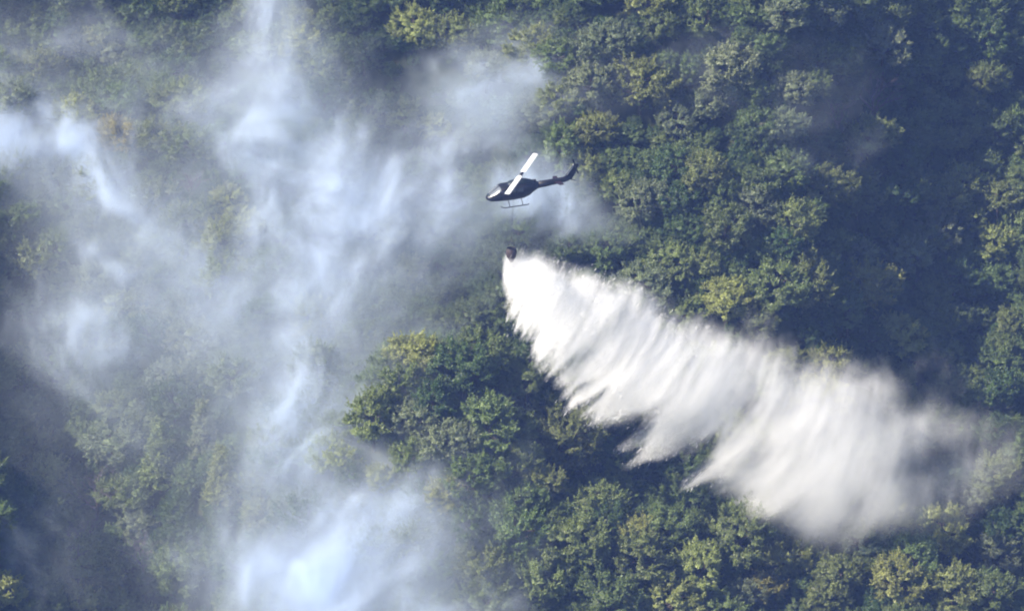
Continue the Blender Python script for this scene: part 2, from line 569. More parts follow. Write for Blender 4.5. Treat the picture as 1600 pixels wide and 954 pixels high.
# where a tree stands, told by what one can find beside it
ZONES = [
    (50, 50, 'in the top left corner of the hillside'), (190, 60, 'in the blue gully at the upper left'), (330, 60, 'left of the tall smoke column'),
    (430, 60, 'inside the tall smoke column at the top'), (560, 60, 'just right of the tall smoke column'), (680, 45, 'on the sunny crest along the top'),
    (800, 50, 'on the sunny crest above the helicopter rotor'), (930, 50, 'near the top edge above the thin smoke wisp'), (1080, 45, 'at the top edge over the long ridge'),
    (1220, 50, 'at the top edge right of the long ridge'), (1360, 60, 'at the top above the bare purple trees'), (1520, 60, 'in the top right corner'),
    (50, 180, 'on the pale crest at the left edge'), (150, 190, 'on the pale crest near the left edge'), (260, 170, 'in the dark hollow right of the pale crest'),
    (400, 170, 'under the left side of the smoke column'), (540, 170, 'in the smoke right of the column foot'), (680, 170, 'in the dark gap between smoke and wisp'),
    (800, 140, 'behind the thin smoke wisp'), (960, 150, 'on the upper ridge right of the wisp'), (1110, 120, 'on the crown of the long ridge'),
    (1240, 160, 'on the shoulder left of the bare trees'), (1370, 180, 'round the bare purple trees'), (1530, 180, 'in the shaded slope near the right edge'),
    (50, 300, 'in drifting smoke at the left edge'), (160, 290, 'in drifting smoke below the pale crest'), (290, 320, 'on the spur left of the main plume'),
    (420, 320, 'in the left edge of the main plume'), (560, 300, 'inside the bright main plume'), (690, 290, 'in smoke ahead of the helicopter nose'),
    (790, 220, 'just above the helicopter rotor'), (900, 220, 'above the helicopter tail fin'), (1010, 250, 'on the slope right of the tail fin'),
    (1130, 270, 'on the middle of the long ridge'), (1240, 300, 'on the right flank of the long ridge'), (1380, 310, 'in the deep shade below the bare trees'),
    (1540, 320, 'in the shaded wood at the right edge'), (60, 430, 'on the knoll at the left edge'), (180, 440, 'in the haze below the left drift'),
    (300, 440, 'in the shade below the spur'), (430, 430, 'in the dark hollow under the main plume'), (570, 430, 'under the lower fringe of the plume'),
    (700, 420, 'in the dark gully left of the bucket'), (860, 360, 'below the helicopter tail boom'), (970, 380, 'on the slope above the falling water'),
    (1090, 400, 'above the middle of the water curtain'), (1210, 420, 'on the low end of the long ridge'), (1360, 460, 'in the shaded gully above the spray'),
    (1530, 480, 'in the dark wood above the spray end'), (60, 570, 'in the grey haze at the left edge'), (190, 570, 'in the grey haze left of centre'),
    (310, 570, 'round the bright shrub in the haze'), (430, 540, 'in the thin smoke below the hollow'), (550, 530, 'at the left end of the middle crest'),
    (670, 540, 'on the middle crest left of the water'), (790, 540, 'on the middle crest beside the water edge'), (60, 720, 'in the dark valley at the left edge'),
    (180, 720, 'in the dark valley left of the pointed trees'), (310, 700, 'beside the pointed trees'), (430, 680, 'in blue smoke right of the pointed trees'),
    (560, 660, 'in blue smoke above the lower plume'), (670, 670, 'at the right fringe of the blue smoke'), (780, 640, 'on the knoll left of the water fingers'),
    (890, 660, 'on the knoll under the water fingers'), (980, 760, 'in the dark dip below the water fingers'), (1000, 560, 'behind the upper water curtain'),
    (1150, 640, 'behind the middle of the water curtain'), (1300, 650, 'behind the far part of the water curtain'), (1450, 640, 'behind the thinning spray'),
    (1570, 620, 'at the right edge beyond the spray'), (60, 880, 'in the bottom left corner'), (190, 880, 'in the bare scrub at the lower left'),
    (330, 870, 'left of the lower plume'), (460, 850, 'inside the left part of the lower plume'), (590, 850, 'inside the bright lower plume'),
    (690, 820, 'at the right fringe of the lower plume'), (790, 780, 'below the knoll on the lower wood'), (800, 900, 'at the bottom edge right of the plume'),
    (920, 850, 'on the lower wood below the knoll'), (950, 930, 'at the bottom edge under the knoll'), (1060, 850, 'in front of the water fingers at the bottom'),
    (1080, 930, 'at the bottom edge before the dip'), (1190, 840, 'at the left foot of the water curtain'), (1210, 930, 'at the bottom edge under the curtain'),
    (1310, 860, 'where the water strikes the crowns'), (1340, 930, 'at the bottom edge under the splash'), (1430, 830, 'at the right foot of the water curtain'),
    (1480, 920, 'at the bottom edge right of the splash'), (1570, 800, 'at the right edge below the spray'), (1570, 910, 'in the bottom right corner'),
]
ZX = np.array([(z[0], z[1]) for z in ZONES], float)
NUM = ['first', 'second', 'third', 'fourth', 'fifth', 'sixth', 'seventh', 'eighth', 'ninth', 'tenth']
CNT = ['', 'one', 'two', 'three', 'four', 'five', 'six', 'seven', 'eight', 'nine', 'ten']
cls = {}
for i in sorted(single):
    x, y, r, tint, kd = PLANTS[i]
    zi = int(np.argmin(((ZX - np.array(PX[i][:2])) ** 2).sum(1)))
    sz = 'broad' if r > 3.9 else 'small' if r < 3.0 else 'rounded'
    kindw = {'round': 'tree', 'cone': 'pointed tree', 'bare': 'leafless tree'}[kd]
    head = f'{sz} {tint} {kindw}' if kd == 'round' else f'{tint} {kindw}' if kd == 'cone' else 'grey purple leafless tree'
    cls.setdefault((head, zi), []).append(i)
LABEL = {}
for (head, zi), mem in cls.items():
    mem.sort(key=lambda i: PX[i][0])
    n = len(mem)
    for k, i in enumerate(mem):
        if n == 1: pre = ''
        elif n == 2: pre = ('left of two ', 'right of two ')[k]
        elif n == 3: pre = ('leftmost of three ', 'middle of three ', 'rightmost of three ')[k]
        else: pre = f'{NUM[k]} of {CNT[n]} '
        LABEL[i] = pre + (head if n == 1 else head.replace('tree', 'trees')) + ' ' + ZONES[zi][2]

tv = np.random.default_rng(5)
FOREST = []
SRC = []
for i, (x, y, r, tint, kd) in enumerate(PLANTS):
    X, Y, z, h = PX[i]
    k = r / 4.6
    rot = tv.uniform(0, 6.28)
    vi = int(tv.integers(len(VAR)))
    if i not in single:
        if kd == 'round': FOREST.append((x, y, z + h, k, rot, vi))
        continue
    nm = {'round': 'broadleaf_tree', 'cone': 'pointed_tree', 'bare': 'bare_tree'}[kd]
    e = empty(nm, (x, y, z))
    e.rotation_euler = (0, 0, rot)
    e.scale = (k, k, k)
    tag(e, LABEL[i], 'tree', {'round': 'broadleaf trees on the hillside', 'cone': 'pointed trees in the haze', 'bare': 'leafless trees on the hillside'}[kd])
    hz = HC * HV[i] if kd != 'bare' else 5.5
    if kd == 'bare':
        o = bpy.data.objects.new('trunk', BARE[i % 2]); o.parent = e; o.location = (0, 0, hz); COL.objects.link(o)
        continue
    cmesh, tmesh = VAR[vi] if kd == 'round' else CONE
    if kd == 'cone': hz = 3.4
    o = bpy.data.objects.new('crown', cmesh); o.parent = e; o.location = (0, 0, hz); COL.objects.link(o)
    c = np.array(TINTS[tint]) * tv.uniform(0.85, 1.15)
    o.color = (*c, 1)
    if kd == 'round' and vi not in [s[0] for s in SRC]: SRC.append((vi, o))
    o2 = bpy.data.objects.new('trunk', tmesh); o2.parent = e; o2.location = (0, 0, hz); COL.objects.link(o2)


def gn_scatter(name, pts, srcs, col):
    """points that carry crown copies: pos, scale, z-rotation, which source"""
    P = np.array([p[:3] for p in pts], np.float32)
    me = bpy.data.meshes.new(name)
    me.vertices.add(len(P)); me.vertices.foreach_set('co', P.ravel())
    for nm, ty, vals in (('sc', 'FLOAT', [p[3] for p in pts]), ('rz', 'FLOAT', [p[4] for p in pts]), ('pick', 'INT', [p[5] % len(srcs) for p in pts])):
        a = me.attributes.new(nm, ty, 'POINT'); a.data.foreach_set('value', vals)
    me.materials.append(LEAF)
    o = bpy.data.objects.new(name, me); COL.objects.link(o)
    o.color = (*col, 1)
    g = bpy.data.node_groups.new(name, 'GeometryNodeTree')
    g.interface.new_socket('Geometry', in_out='INPUT', socket_type='NodeSocketGeometry')
    g.interface.new_socket('Geometry', in_out='OUTPUT', socket_type='NodeSocketGeometry')
    n, l = g.nodes, g.links
    gi = n.new('NodeGroupInput'); go = n.new('NodeGroupOutput')
    jn = n.new('GeometryNodeJoinGeometry')
    for _, s in reversed(srcs):
        oi = n.new('GeometryNodeObjectInfo'); oi.inputs['Object'].default_value = s; oi.inputs['As Instance'].default_value = True
        l.new(oi.outputs['Geometry'], jn.inputs[0])
    ip = n.new('GeometryNodeInstanceOnPoints')
    ip.inputs['Pick Instance'].default_value = True

    def attr(nm, ty):
        a = n.new('GeometryNodeInputNamedAttribute'); a.data_type = ty; a.inputs['Name'].default_value = nm
        return a.outputs['Attribute']
    cx = n.new('ShaderNodeCombineXYZ'); l.new(attr('rz', 'FLOAT'), cx.inputs['Z'])
    er = n.new('FunctionNodeEulerToRotation'); l.new(cx.outputs[0], er.inputs[0])
    l.new(gi.outputs[0], ip.inputs['Points']); l.new(jn.outputs[0], ip.inputs['Instance'])
    l.new(attr('pick', 'INT'), ip.inputs['Instance Index']); l.new(er.outputs[0], ip.inputs['Rotation']); l.new(attr('sc', 'FLOAT'), ip.inputs['Scale'])
    l.new(ip.outputs[0], go.inputs[0])
    md = o.modifiers.new('scatter', 'NODES'); md.node_group = g
    return o


fo = gn_scatter('forest', FOREST, SRC, TINTS['mid green'])
tag(fo, 'wooded hillside beyond and between the nearer trees', 'forest', kind='stuff')
# low bushes that close the gaps under the crowns
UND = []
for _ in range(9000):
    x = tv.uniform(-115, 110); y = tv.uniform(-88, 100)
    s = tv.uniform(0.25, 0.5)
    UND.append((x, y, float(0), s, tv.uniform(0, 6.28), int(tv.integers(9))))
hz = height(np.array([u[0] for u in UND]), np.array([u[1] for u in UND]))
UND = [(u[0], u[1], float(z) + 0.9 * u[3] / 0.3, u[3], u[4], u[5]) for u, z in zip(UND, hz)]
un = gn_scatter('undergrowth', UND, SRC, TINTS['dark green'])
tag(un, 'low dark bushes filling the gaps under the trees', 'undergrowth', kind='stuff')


# ------------------------------------------------------------------ volumes made from density arrays
def grid_volume(name, dens, lo, hi, mat, matrix):
    """dens[ix,iy,iz] between lo and hi in the object's own space, as a fog grid"""
    nx, ny, nz = dens.shape
    me = bpy.data.meshes.new(name)
    me.vertices.add(nx * ny * nz)
    a = me.attributes.new('fog', 'FLOAT', 'POINT')
    a.data.foreach_set('value', dens.transpose(2, 1, 0).astype(np.float32).ravel())
    me.materials.append(mat)
    o = bpy.data.objects.new(name, me)
    o.matrix_world = matrix
    COL.objects.link(o)
    g = bpy.data.node_groups.new(name, 'GeometryNodeTree')
    g.interface.new_socket('Geometry', in_out='INPUT', socket_type='NodeSocketGeometry')
    g.interface.new_socket('Geometry', in_out='OUTPUT', socket_type='NodeSocketGeometry')
    n, l = g.nodes, g.links
    gi = n.new('NodeGroupInput'); go = n.new('NodeGroupOutput')
    vc = n.new('GeometryNodeVolumeCube')
    vc.inputs['Min'].default_value = lo; vc.inputs['Max'].default_value = hi
    for k, v in zip('XYZ', (nx, ny, nz)): vc.inputs['Resolution ' + k].default_value = v
    po = n.new('GeometryNodeInputPosition')
    sx = n.new('ShaderNodeSeparateXYZ'); l.new(po.outputs[0], sx.inputs[0])

    def math_(op, x, y=None, z=None):
        m = n.new('ShaderNodeMath'); m.operation = op
        for i, v in enumerate((x, y, z)):
            if v is None: continue
            if isinstance(v, (int, float)): m.inputs[i].default_value = v
            else: l.new(v, m.inputs[i])
        return m.outputs[0]
    idx = None
    for k, (v, stride) in enumerate(zip((nx, ny, nz), (1, nx, nx * ny))):
        i = math_('ROUND', math_('MULTIPLY', math_('SUBTRACT', sx.outputs[k], lo[k]), (v - 1) / (hi[k] - lo[k])))
        fi = n.new('FunctionNodeFloatToInt'); fi.rounding_mode = 'ROUND'; l.new(i, fi.inputs[0])
        m = n.new('FunctionNodeIntegerMath'); m.operation = 'MULTIPLY'; l.new(fi.outputs[0], m.inputs[0]); m.inputs[1].default_value = stride
        if idx is None: idx = m.outputs[0]
        else:
            s = n.new('FunctionNodeIntegerMath'); s.operation = 'ADD'; l.new(idx, s.inputs[0]); l.new(m.outputs[0], s.inputs[1]); idx = s.outputs[0]
    si = n.new('GeometryNodeSampleIndex'); si.data_type = 'FLOAT'; si.domain = 'POINT'
    na = n.new('GeometryNodeInputNamedAttribute'); na.data_type = 'FLOAT'; na.inputs['Name'].default_value = 'fog'
    l.new(gi.outputs[0], si.inputs['Geometry']); l.new(na.outputs['Attribute'], si.inputs['Value']); l.new(idx, si.inputs['Index'])
    l.new(si.outputs[0], vc.inputs['Density'])
    sm = n.new('GeometryNodeSetMaterial'); sm.inputs['Material'].default_value = mat
    l.new(vc.outputs[0], sm.inputs['Geometry']); l.new(sm.outputs[0], go.inputs[0])
    md = o.modifiers.new('fog', 'NODES'); md.node_group = g
    return o


# ------------------------------------------------------------------ smoke
# puffs: photo point, spread along/across (px), angle (deg, up-right positive), optical weight, mean height over the slope (m), depth of the layer (m)
SMOKE_A = [   # main plume and tall column
    (545, 300, 150, 85, -38, 1.15, 13, 5), (600, 320, 95, 50, -30, 1.15, 14, 4), (520, 225, 70, 60, 60, 0.6, 13, 5),
    (440, 170, 120, 85, 75, 0.6, 15, 5), (430, 50, 95, 40, 88, 1.4, 17, 5), (435, -40, 90, 50, 88, 1.5, 19, 5),
    (680, 390, 100, 60, -5, 0.75, 10, 4), (650, 270, 70, 45, 10, 0.55, 12, 4), (735, 300, 45, 60, 0, 0.35, 9, 4), (330, 150, 90, 80, 0, 0.3, 12, 6), (480, 400, 110, 60, -25, 0.6, 11, 5),
    (865, 318, 62, 30, -20, 2.3, 7, 3), (850, 290, 50, 24, 10, 1.0, 8, 3),
]
SMOKE_B = [   # lower plume
    (550, 905, 115, 75, 30, 1.7, 12, 5), (420, 930, 60, 50, 0, 1.2, 12, 4), (635, 835, 38, 85, 80, 1.2, 10, 4), (650, 690, 38, 65, 80, 1.1, 9, 3),
    (540, 720, 130, 110, 70, 1.15, 10, 5), (600, 690, 60, 70, 70, 0.6, 9, 4), (430, 600, 140, 95, -35, 1.5, 10, 5), (540, 990, 130, 60, 0, 1.5, 12, 5), (350, 490, 90, 40, -30, 0.35, 9, 4),
]
SMOKE_C = [   # drifts over the left of the slope
    (40, 260, 90, 70, -35, 0.85, 8, 4), (150, 330, 150, 45, -32, 0.8, 8, 4), (10, 150, 60, 80, 80, 0.55, 9, 4), (140, 480, 60, 110, 70, 1.0, 8, 4), (60, 330, 130, 50, -35, 0.7, 8, 4),
    (190, 560, 90, 110, 80, 0.4, 9, 5), (60, 620, 110, 130, 0, 0.28, 9, 6), (250, 300, 60, 40, -30, 0.45, 9, 4), (30, 60, 70, 60, 0, 0.3, 10, 5),
    (220, 110, 200, 90, 0, 0.30, 12, 6), (330, 420, 160, 110, -30, 0.32, 10, 6), (180, 790, 200, 130, 0, 0.36, 10, 6),
]
SMOKE_D = [   # thin wisps on the upper slope
    (800, 125, 130, 36, 28, 1.3, 7, 2.5), (740, 185, 45, 34, 60, 0.9, 6, 2.5), (900, 80, 70, 24, 12, 0.7, 7, 2.5), (1210, 150, 170, 60, -10, 0.16, 9, 4), (1000, 60, 180, 60, 0, 0.26, 9, 4),
]
MSL = Matrix.Rotation(SLOPE, 4, 'X')
MSLI = MSL.inverted()
SMOKE_MAT = volume_material('smoke', (0.78, 0.87, 1.0), 1.0, 0.1)


SX0, SX1, SS0, SS1, SN0, SN1 = -95.0, 62.0, -78.0, 86.0, -1.0, 26.0     # the air over the slope that the smoke fills
NS = [int((hi - lo) / v) + 1 for lo, hi, v in ((SX0, SX1, 0.5), (SS0, SS1, 0.6), (SN0, SN1, 0.9))]
AXX, AXS, AXN = [np.linspace(lo, hi, k, dtype=np.float32) for (lo, hi), k in zip(((SX0, SX1), (SS0, SS1), (SN0, SN1)), NS)]


def smoke_density(puffs, seed, flow, scale=1.0, thr=0.36, veil=0.2):
    """puffs as soft masses, torn by curling and by streaks drawn out along the flow direction (degrees, up-right positive)"""
    B = []
    sv = 1 / math.sin(SLOPE + PITCH)
    for X, Y, a, b, ang, w, n0, dn in puffs:
        p = MSLI @ on_plane(X, Y, n0 / math.cos(SLOPE))
        B.append((p.x, p.y, n0, a / 10.0, b / 10.0, R(ang), w, dn * 0.55))
    x0 = min(b[0] - 2.3 * max(b[3], b[4]) for b in B); x1 = max(b[0] + 2.3 * max(b[3], b[4]) for b in B)
    s0 = min(b[1] - 2.3 * max(b[3], b[4]) * sv for b in B); s1 = max(b[1] + 2.3 * max(b[3], b[4]) * sv for b in B)
    i0, i1 = np.searchsorted(AXX, (x0, x1)); j0, j1 = np.searchsorted(AXS, (s0, s1))
    gx, gs, gn = np.meshgrid(AXX[i0:i1], AXS[j0:j1], AXN, indexing='ij')
    gd = gs / sv
    wx = (fbm(gx * 0.045 + seed, gd * 0.055, gn * 0.06, 2) - 0.5) * 13
    ws = (fbm(gx * 0.045, gd * 0.055 + seed + 9, gn * 0.06, 2) - 0.5) * 13
    px, ps = gx + wx, gd + ws
    t1 = (fbm(px * 0.17 + 3, ps * 0.17 + seed, gn * 0.2, 2) - 0.5) * 7
    t2 = (fbm(px * 0.17 + seed, ps * 0.17 + 31, gn * 0.2, 2) - 0.5) * 7
    D = np.zeros_like(gx)
    for bx, bs, bn, a, b, ang, w, dn in B:
        dx = px - bx; dy = ps - bs / sv
        u = (dx * math.cos(ang) + dy * math.sin(ang)) / a
        v = (-dx * math.sin(ang) + dy * math.cos(ang)) / b
        D += (w / (dn * 2.5)) * np.exp(-0.5 * (u * u + v * v) * 1.2 - 0.5 * ((gn - bn - 0.12 * wx) / dn) ** 2)
    px += t1; ps += t2
    c, sn = math.cos(R(flow)), math.sin(R(flow))
    fu = px * c + ps * sn; fv = -px * sn + ps * c
    f = fbm(fu * 0.065 + seed, fv * 0.17, gn * 0.1, 5, 0.6)
    f2 = fbm(px * 0.035 + 2, ps * 0.035 + seed, gn * 0.03, 2)
    rid = 1 - np.abs(2 * fbm(fu * 0.10 + 4, fv * 0.27 + seed, gn * 0.09, 4, 0.66) - 1) * 2.6
    k = np.clip((f - thr) / (0.60 - thr), 0, 2.4) ** 1.6 * (0.35 + 1.2 * sstep(0.3, 0.7, f2)) * (0.3 + 1.2 * np.clip(rid, 0, 1) ** 1.6)
    bil = np.abs(2 * fbm(px * 0.22 + seed, ps * 0.22 + 11, gn * 0.2, 4, 0.6) - 1)
    k *= 0.45 + 2.4 * np.clip(0.42 - bil, 0, 1) / 0.42 * 0.6
    k = veil * (0.5 + f2) + (1 - veil) * k
    out = np.zeros(NS, np.float32)
    out[i0:i1, j0:j1] = D * k * scale
    return out


def build_smoke():
    fam = [
        (SMOKE_A, 5.2, 62, 0.54, 0.32),
        (SMOKE_B, 8.3, 55, 0.68, 0.38),
        (SMOKE_C, 14.9, -38, 0.72, 0.38),
        (SMOKE_D, 21.1, 35, 0.70, 0.45)]
    Ds = [smoke_density(p, sd, fl, scale=sc, veil=ve) for p, sd, fl, sc, ve in fam]
    tot = sum(Ds)
    ends = [np.minimum(sstep(0, 8, np.arange(k)), sstep(0, 8, np.arange(k)[::-1])).astype(np.float32) for k in NS[:2]]
    lift = sstep(SN0, SN0 + 3, AXN) * (1 - sstep(SN1 - 3, SN1, AXN))
    tot = np.maximum(tot * ends[0][:, None, None] * ends[1][None, :, None] * lift[None, None, :] - 0.004, 0)
    nz = [np.nonzero(tot.any(axis=ax))[0] for ax in ((1, 2), (0, 2), (0, 1))]
    sl = [slice(max(0, z[0] - 1), z[-1] + 2) for z in nz]
    ax = [A[t] for A, t in zip((AXX, AXS, AXN), sl)]
    o = grid_volume('smoke', tot[sl[0], sl[1], sl[2]], [float(a[0]) for a in ax], [float(a[-1]) for a in ax], SMOKE_MAT, MSL)
    tag(o, 'white and bluish smoke drifting over the left half of the wooded slope', 'smoke', kind='stuff')


build_smoke()

# ------------------------------------------------------------------ helicopter
PAINT = plain('dark_paint', (0.010, 0.010, 0.014), 0.45, spec=0.3, grain=0.3, scale=1.2)
MAROON = plain('dark_maroon_paint', (0.020, 0.008, 0.011), 0.4, grain=0.3, scale=1.5)
COWL = plain('dark_teal_paint', (0.014, 0.022, 0.028), 0.45, grain=0.3, scale=2)
METAL = plain('dark_metal', (0.03, 0.03, 0.033), 0.55, 0.5)
GLASS = plain('dark_glass', (0.015, 0.018, 0.022), 0.06, spec=0.9, grain=0.05)
SCREEN = plain('windscreen_glare_glass', (0.18, 0.20, 0.22), 0.25, 0.3, spec=1.0, grain=0.05)  # pale base colour carries the sun's reflection in the glass
BLADE = plain('pale_blade', (0.66, 0.68, 0.70), 0.4, grain=0.06, scale=0.8)
EDGE_LIT = plain('lit_edge_grey', (0.38, 0.40, 0.43), 0.5)  # grey stands in for light falling on the fin's upper edge
SKIDM = plain('skid_paint', (0.022, 0.022, 0.026), 0.5)

heli = empty('helicopter')
tag(heli, 'dark single rotor helicopter on skids flying left with a pale rotor', 'helicopter')
HELI_DEPTH = 556.0
YAW, NOSE, ROLL = 20, 2.0, 6.0
MX = -0.9      # where the rotor mast stands along the body


def heli_matrix(loc):
    # local: x forward, y left, z up. nose to image left, turned towards the camera
    yaw = Matrix.Rotation(R(180 + YAW), 4, 'Z')
    return Matrix.Translation(loc) @ yaw @ Matrix.Rotation(R(NOSE), 4, 'Y') @ Matrix.Rotation(R(-ROLL), 4, 'X')


HM = heli_matrix(at_depth(805.5, 299, HELI_DEPTH))
heli.matrix_world = HM


def loft(stations, seg=24, pw=2.6):
    """stations: x, z centre, half width, half height up, half height down"""
    bm = bmesh.new()
    rings = []
    for x, zc, w, hu, hd in stations:
        ring = []
        for k in range(seg):
            a = 2 * math.pi * k / seg
            c, s = math.cos(a), math.sin(a)
            yy = w * math.copysign(abs(c) ** (2 / pw), c)
            zz = (hu if s > 0 else hd) * math.copysign(abs(s) ** (2 / pw), s)
            ring.append(bm.verts.new((x, yy, zc + zz)))
        rings.append(ring)
    for r0, r1 in zip(rings[:-1], rings[1:]):
        for k in range(seg):
            bm.faces.new((r0[k], r0[(k + 1) % seg], r1[(k + 1) % seg], r1[k]))
    bm.faces.new(rings[0]); bm.faces.new(rings[-1][::-1])
    return bm


FUS = [(4.55, -0.42, 0.10, 0.10, 0.10), (4.4, -0.40, 0.42, 0.28, 0.28), (4.0, -0.34, 0.78, 0.45, 0.45), (3.4, -0.22, 1.06, 0.72, 0.62),
       (2.7, -0.05, 1.24, 1.05, 0.82), (2.0, 0.05, 1.32, 1.18, 0.95), (0.5, 0.05, 1.34, 1.2, 0.97), (-0.9, 0.08, 1.32, 1.15, 0.95),
       (-1.8, 0.18, 1.12, 0.98, 0.85), (-2.6, 0.38, 0.74, 0.68, 0.66), (-3.4, 0.52, 0.48, 0.46, 0.46)]
FUS = [(x, z + 0.05, w * 1.08, a * 1.1, b * 1.12) for x, z, w, a, b in FUS]
bm_obj('fuselage', loft(FUS), PAINT, heli)
bm_obj('tail_boom', loft([(-3.2, 0.53, 0.52, 0.5, 0.5), (-5.0, 0.60, 0.46, 0.47, 0.48), (-7.4, 0.74, 0.36, 0.4, 0.42), (-8.2, 0.84, 0.28, 0.36, 0.38)], 16, 2.2), PAINT, heli)
bm_obj('engine_cowling', loft([(1.35, 1.25, 0.35, 0.1, 0.2), (0.9, 1.3, 0.62, 0.42, 0.3), (-0.4, 1.35, 0.68, 0.55, 0.35), (-1.6, 1.3, 0.62, 0.46, 0.4), (-2.7, 1.12, 0.42, 0.3, 0.5)], 16, 3.0), COWL, heli)
bm_obj('exhaust', loft([(-2.5, 1.2, 0.26, 0.26, 0.26), (-3.1, 1.26, 0.22, 0.22, 0.22)], 12, 2.0), METAL, heli)


def prism(name, pts, t, mat, parent, axis='y', off=0.0, smooth=False, taper=None):
    bm = bmesh.new()
    a = []; b = []
    for i, (x, z) in enumerate(pts):
        th = t * (taper[i] if taper else 1)
        a.append(bm.verts.new((x, off - th / 2, z) if axis == 'y' else (x, z, off - th / 2)))
        b.append(bm.verts.new((x, off + th / 2, z) if axis == 'y' else (x, z, off + th / 2)))
    bm.faces.new(a); bm.faces.new(b[::-1])
    for i in range(len(pts)):
        j = (i + 1) % len(pts)
        bm.faces.new((a[i], a[j], b[j], b[i]))
    return bm_obj(name, bm, mat, parent, smooth)


prism('tail_fin', [(-7.1, 1.0), (-7.7, 1.25), (-8.7, 2.6), (-8.8, 2.88), (-9.7, 2.92), (-9.25, 1.6), (-8.7, 0.7), (-7.9, 0.55)], 0.24, PAINT, heli)
prism('fin_edge_highlight', [(-7.8, 1.38), (-8.71, 2.61), (-8.81, 2.89), (-8.95, 2.9), (-8.88, 2.6), (-7.98, 1.4)], 0.27, EDGE_LIT, heli)  # thin strip that paints the lit edge of the dark fin
prism('tail_skid', [(-8.2, 0.66), (-9.3, 0.3), (-9.33, 0.36), (-8.3, 0.78)], 0.06, METAL, heli)
prism('stabiliser', [(-6.3, -1.55), (-5.75, -0.15), (-5.75, 0.15), (-6.3, 1.55), (-6.95, 1.55), (-6.75, 0), (-6.95, -1.55)], 0.09, MAROON, heli, axis='z', off=0.72)

# tail rotor on the port side of the fin
for s in (0, 1):
    a = R(70 + 180 * s)
    ca, sa = math.cos(a), math.sin(a)
    pts = [(-9.15 + ca * r_ - sa * w_, 2.7 + sa * r_ + ca * w_) for r_, w_ in ((0.12, -0.1), (1.25, -0.1), (1.25, 0.1), (0.12, 0.1))]
    prism('tail_rotor_blade', pts, 0.03, METAL, heli, off=0.34)
bm = bmesh.new(); tube(bm, [(-9.15, 0.08, 2.7), (-9.15, 0.42, 2.7)], [0.09, 0.07], 8); bm_obj('tail_rotor_hub', bm, METAL, heli)


def fus_at(x):
    for a, b in zip(FUS[:-1], FUS[1:]):
        if a[0] >= x >= b[0]:
            t = (a[0] - x) / (a[0] - b[0])
            return [a[i] + (b[i] - a[i]) * t for i in range(5)]


def skin_pt(x, ang, out=0.0, pw=2.6):
    _, zc, w, hu, hd = fus_at(x)
    c, s = math.cos(ang), math.sin(ang)
    yy = (w + out) * math.copysign(abs(c) ** (2 / pw), c)
    zz = ((hu if s > 0 else hd) + out) * math.copysign(abs(s) ** (2 / pw), s)
    return Vector((x, yy, zc + zz))


def skin_panel(name, xs, angs, mat, parent, out=0.02, nx=6, na=6):
    """a curved panel that follows the fuselage skin; xs may depend on angle through (x0, x1, lean)"""
    bm = bmesh.new()
    g = []
    for i in range(nx + 1):
        row = []
        for j in range(na + 1):
            t = j / na
            x = xs[0] + (xs[1] - xs[0]) * i / nx + (xs[2] if len(xs) > 2 else 0) * t
            row.append(bm.verts.new(skin_pt(x, angs[0] + (angs[1] - angs[0]) * t, out)))
        g.append(row)
    for i in range(nx):
        for j in range(na):
            bm.faces.new((g[i][j], g[i + 1][j], g[i + 1][j + 1], g[i][j + 1]))
    return bm_obj(name, bm, mat, parent)


for sgn in (1, -1):
    A = (lambda d, s=sgn: R(d) if s > 0 else math.pi - R(d))
    skin_panel('windscreen', (4.05, 2.55), (A(42), A(87)), SCREEN, heli, 0.025, 8, 8)
    skin_panel('chin_window', (4.1, 3.5), (A(-55), A(-22)), GLASS, heli, 0.02, 4, 4)
    d = skin_panel('cockpit_door', (2.5, 1.45), (A(-40), A(50)), MAROON, heli, 0.018)
    skin_panel('door_window', (2.4, 1.6), (A(8), A(44)), GLASS, d, 0.03)
    d = skin_panel('cabin_door', (1.35, -0.85), (A(-40), A(50)), PAINT, heli, 0.02)
    skin_panel('cabin_window', (1.2, 0.35), (A(8), A(42)), GLASS, d, 0.034)
    skin_panel('cabin_window', (0.2, -0.7), (A(8), A(42)), GLASS, d, 0.034)
skin_panel('nose_panel', (4.35, 4.05), (R(20), R(160)), COWL, heli, 0.015)

# skids
for sgn in (1, -1):
    bm = bmesh.new()
    tube(bm, [(2.75, sgn * 1.35, -1.45), (2.45, sgn * 1.35, -1.62), (2.0, sgn * 1.35, -1.72), (-1.2, sgn * 1.35, -1.72), (-1.6, sgn * 1.35, -1.70)], [0.06, 0.08, 0.085, 0.085, 0.06], 8)
    bm_obj('skid', bm, SKIDM, heli)
for x in (1.35, -0.65):
    bm = bmesh.new()
    tube(bm, [(x, -1.35, -1.70), (x, -1.15, -1.35), (x, -0.7, -0.98), (x, 0.7, -0.98), (x, 1.15, -1.35), (x, 1.35, -1.70)], [0.055] * 6, 8)
    bm_obj('skid_strut', bm, SKIDM, heli)

# rotor
bm = bmesh.new(); tube(bm, [(MX, 0, 1.7), (MX, 0, 2.55)], [0.13, 0.1], 10); bm_obj('rotor_mast', bm, METAL, heli)
hub = bm_obj('rotor_hub', loft([(0.62, 2.62, 0.16, 0.1, 0.1), (0.3, 2.62, 0.24, 0.14, 0.14), (-0.3, 2.62, 0.24, 0.14, 0.14), (-0.62, 2.62, 0.16, 0.1, 0.1)], 10), METAL, heli)
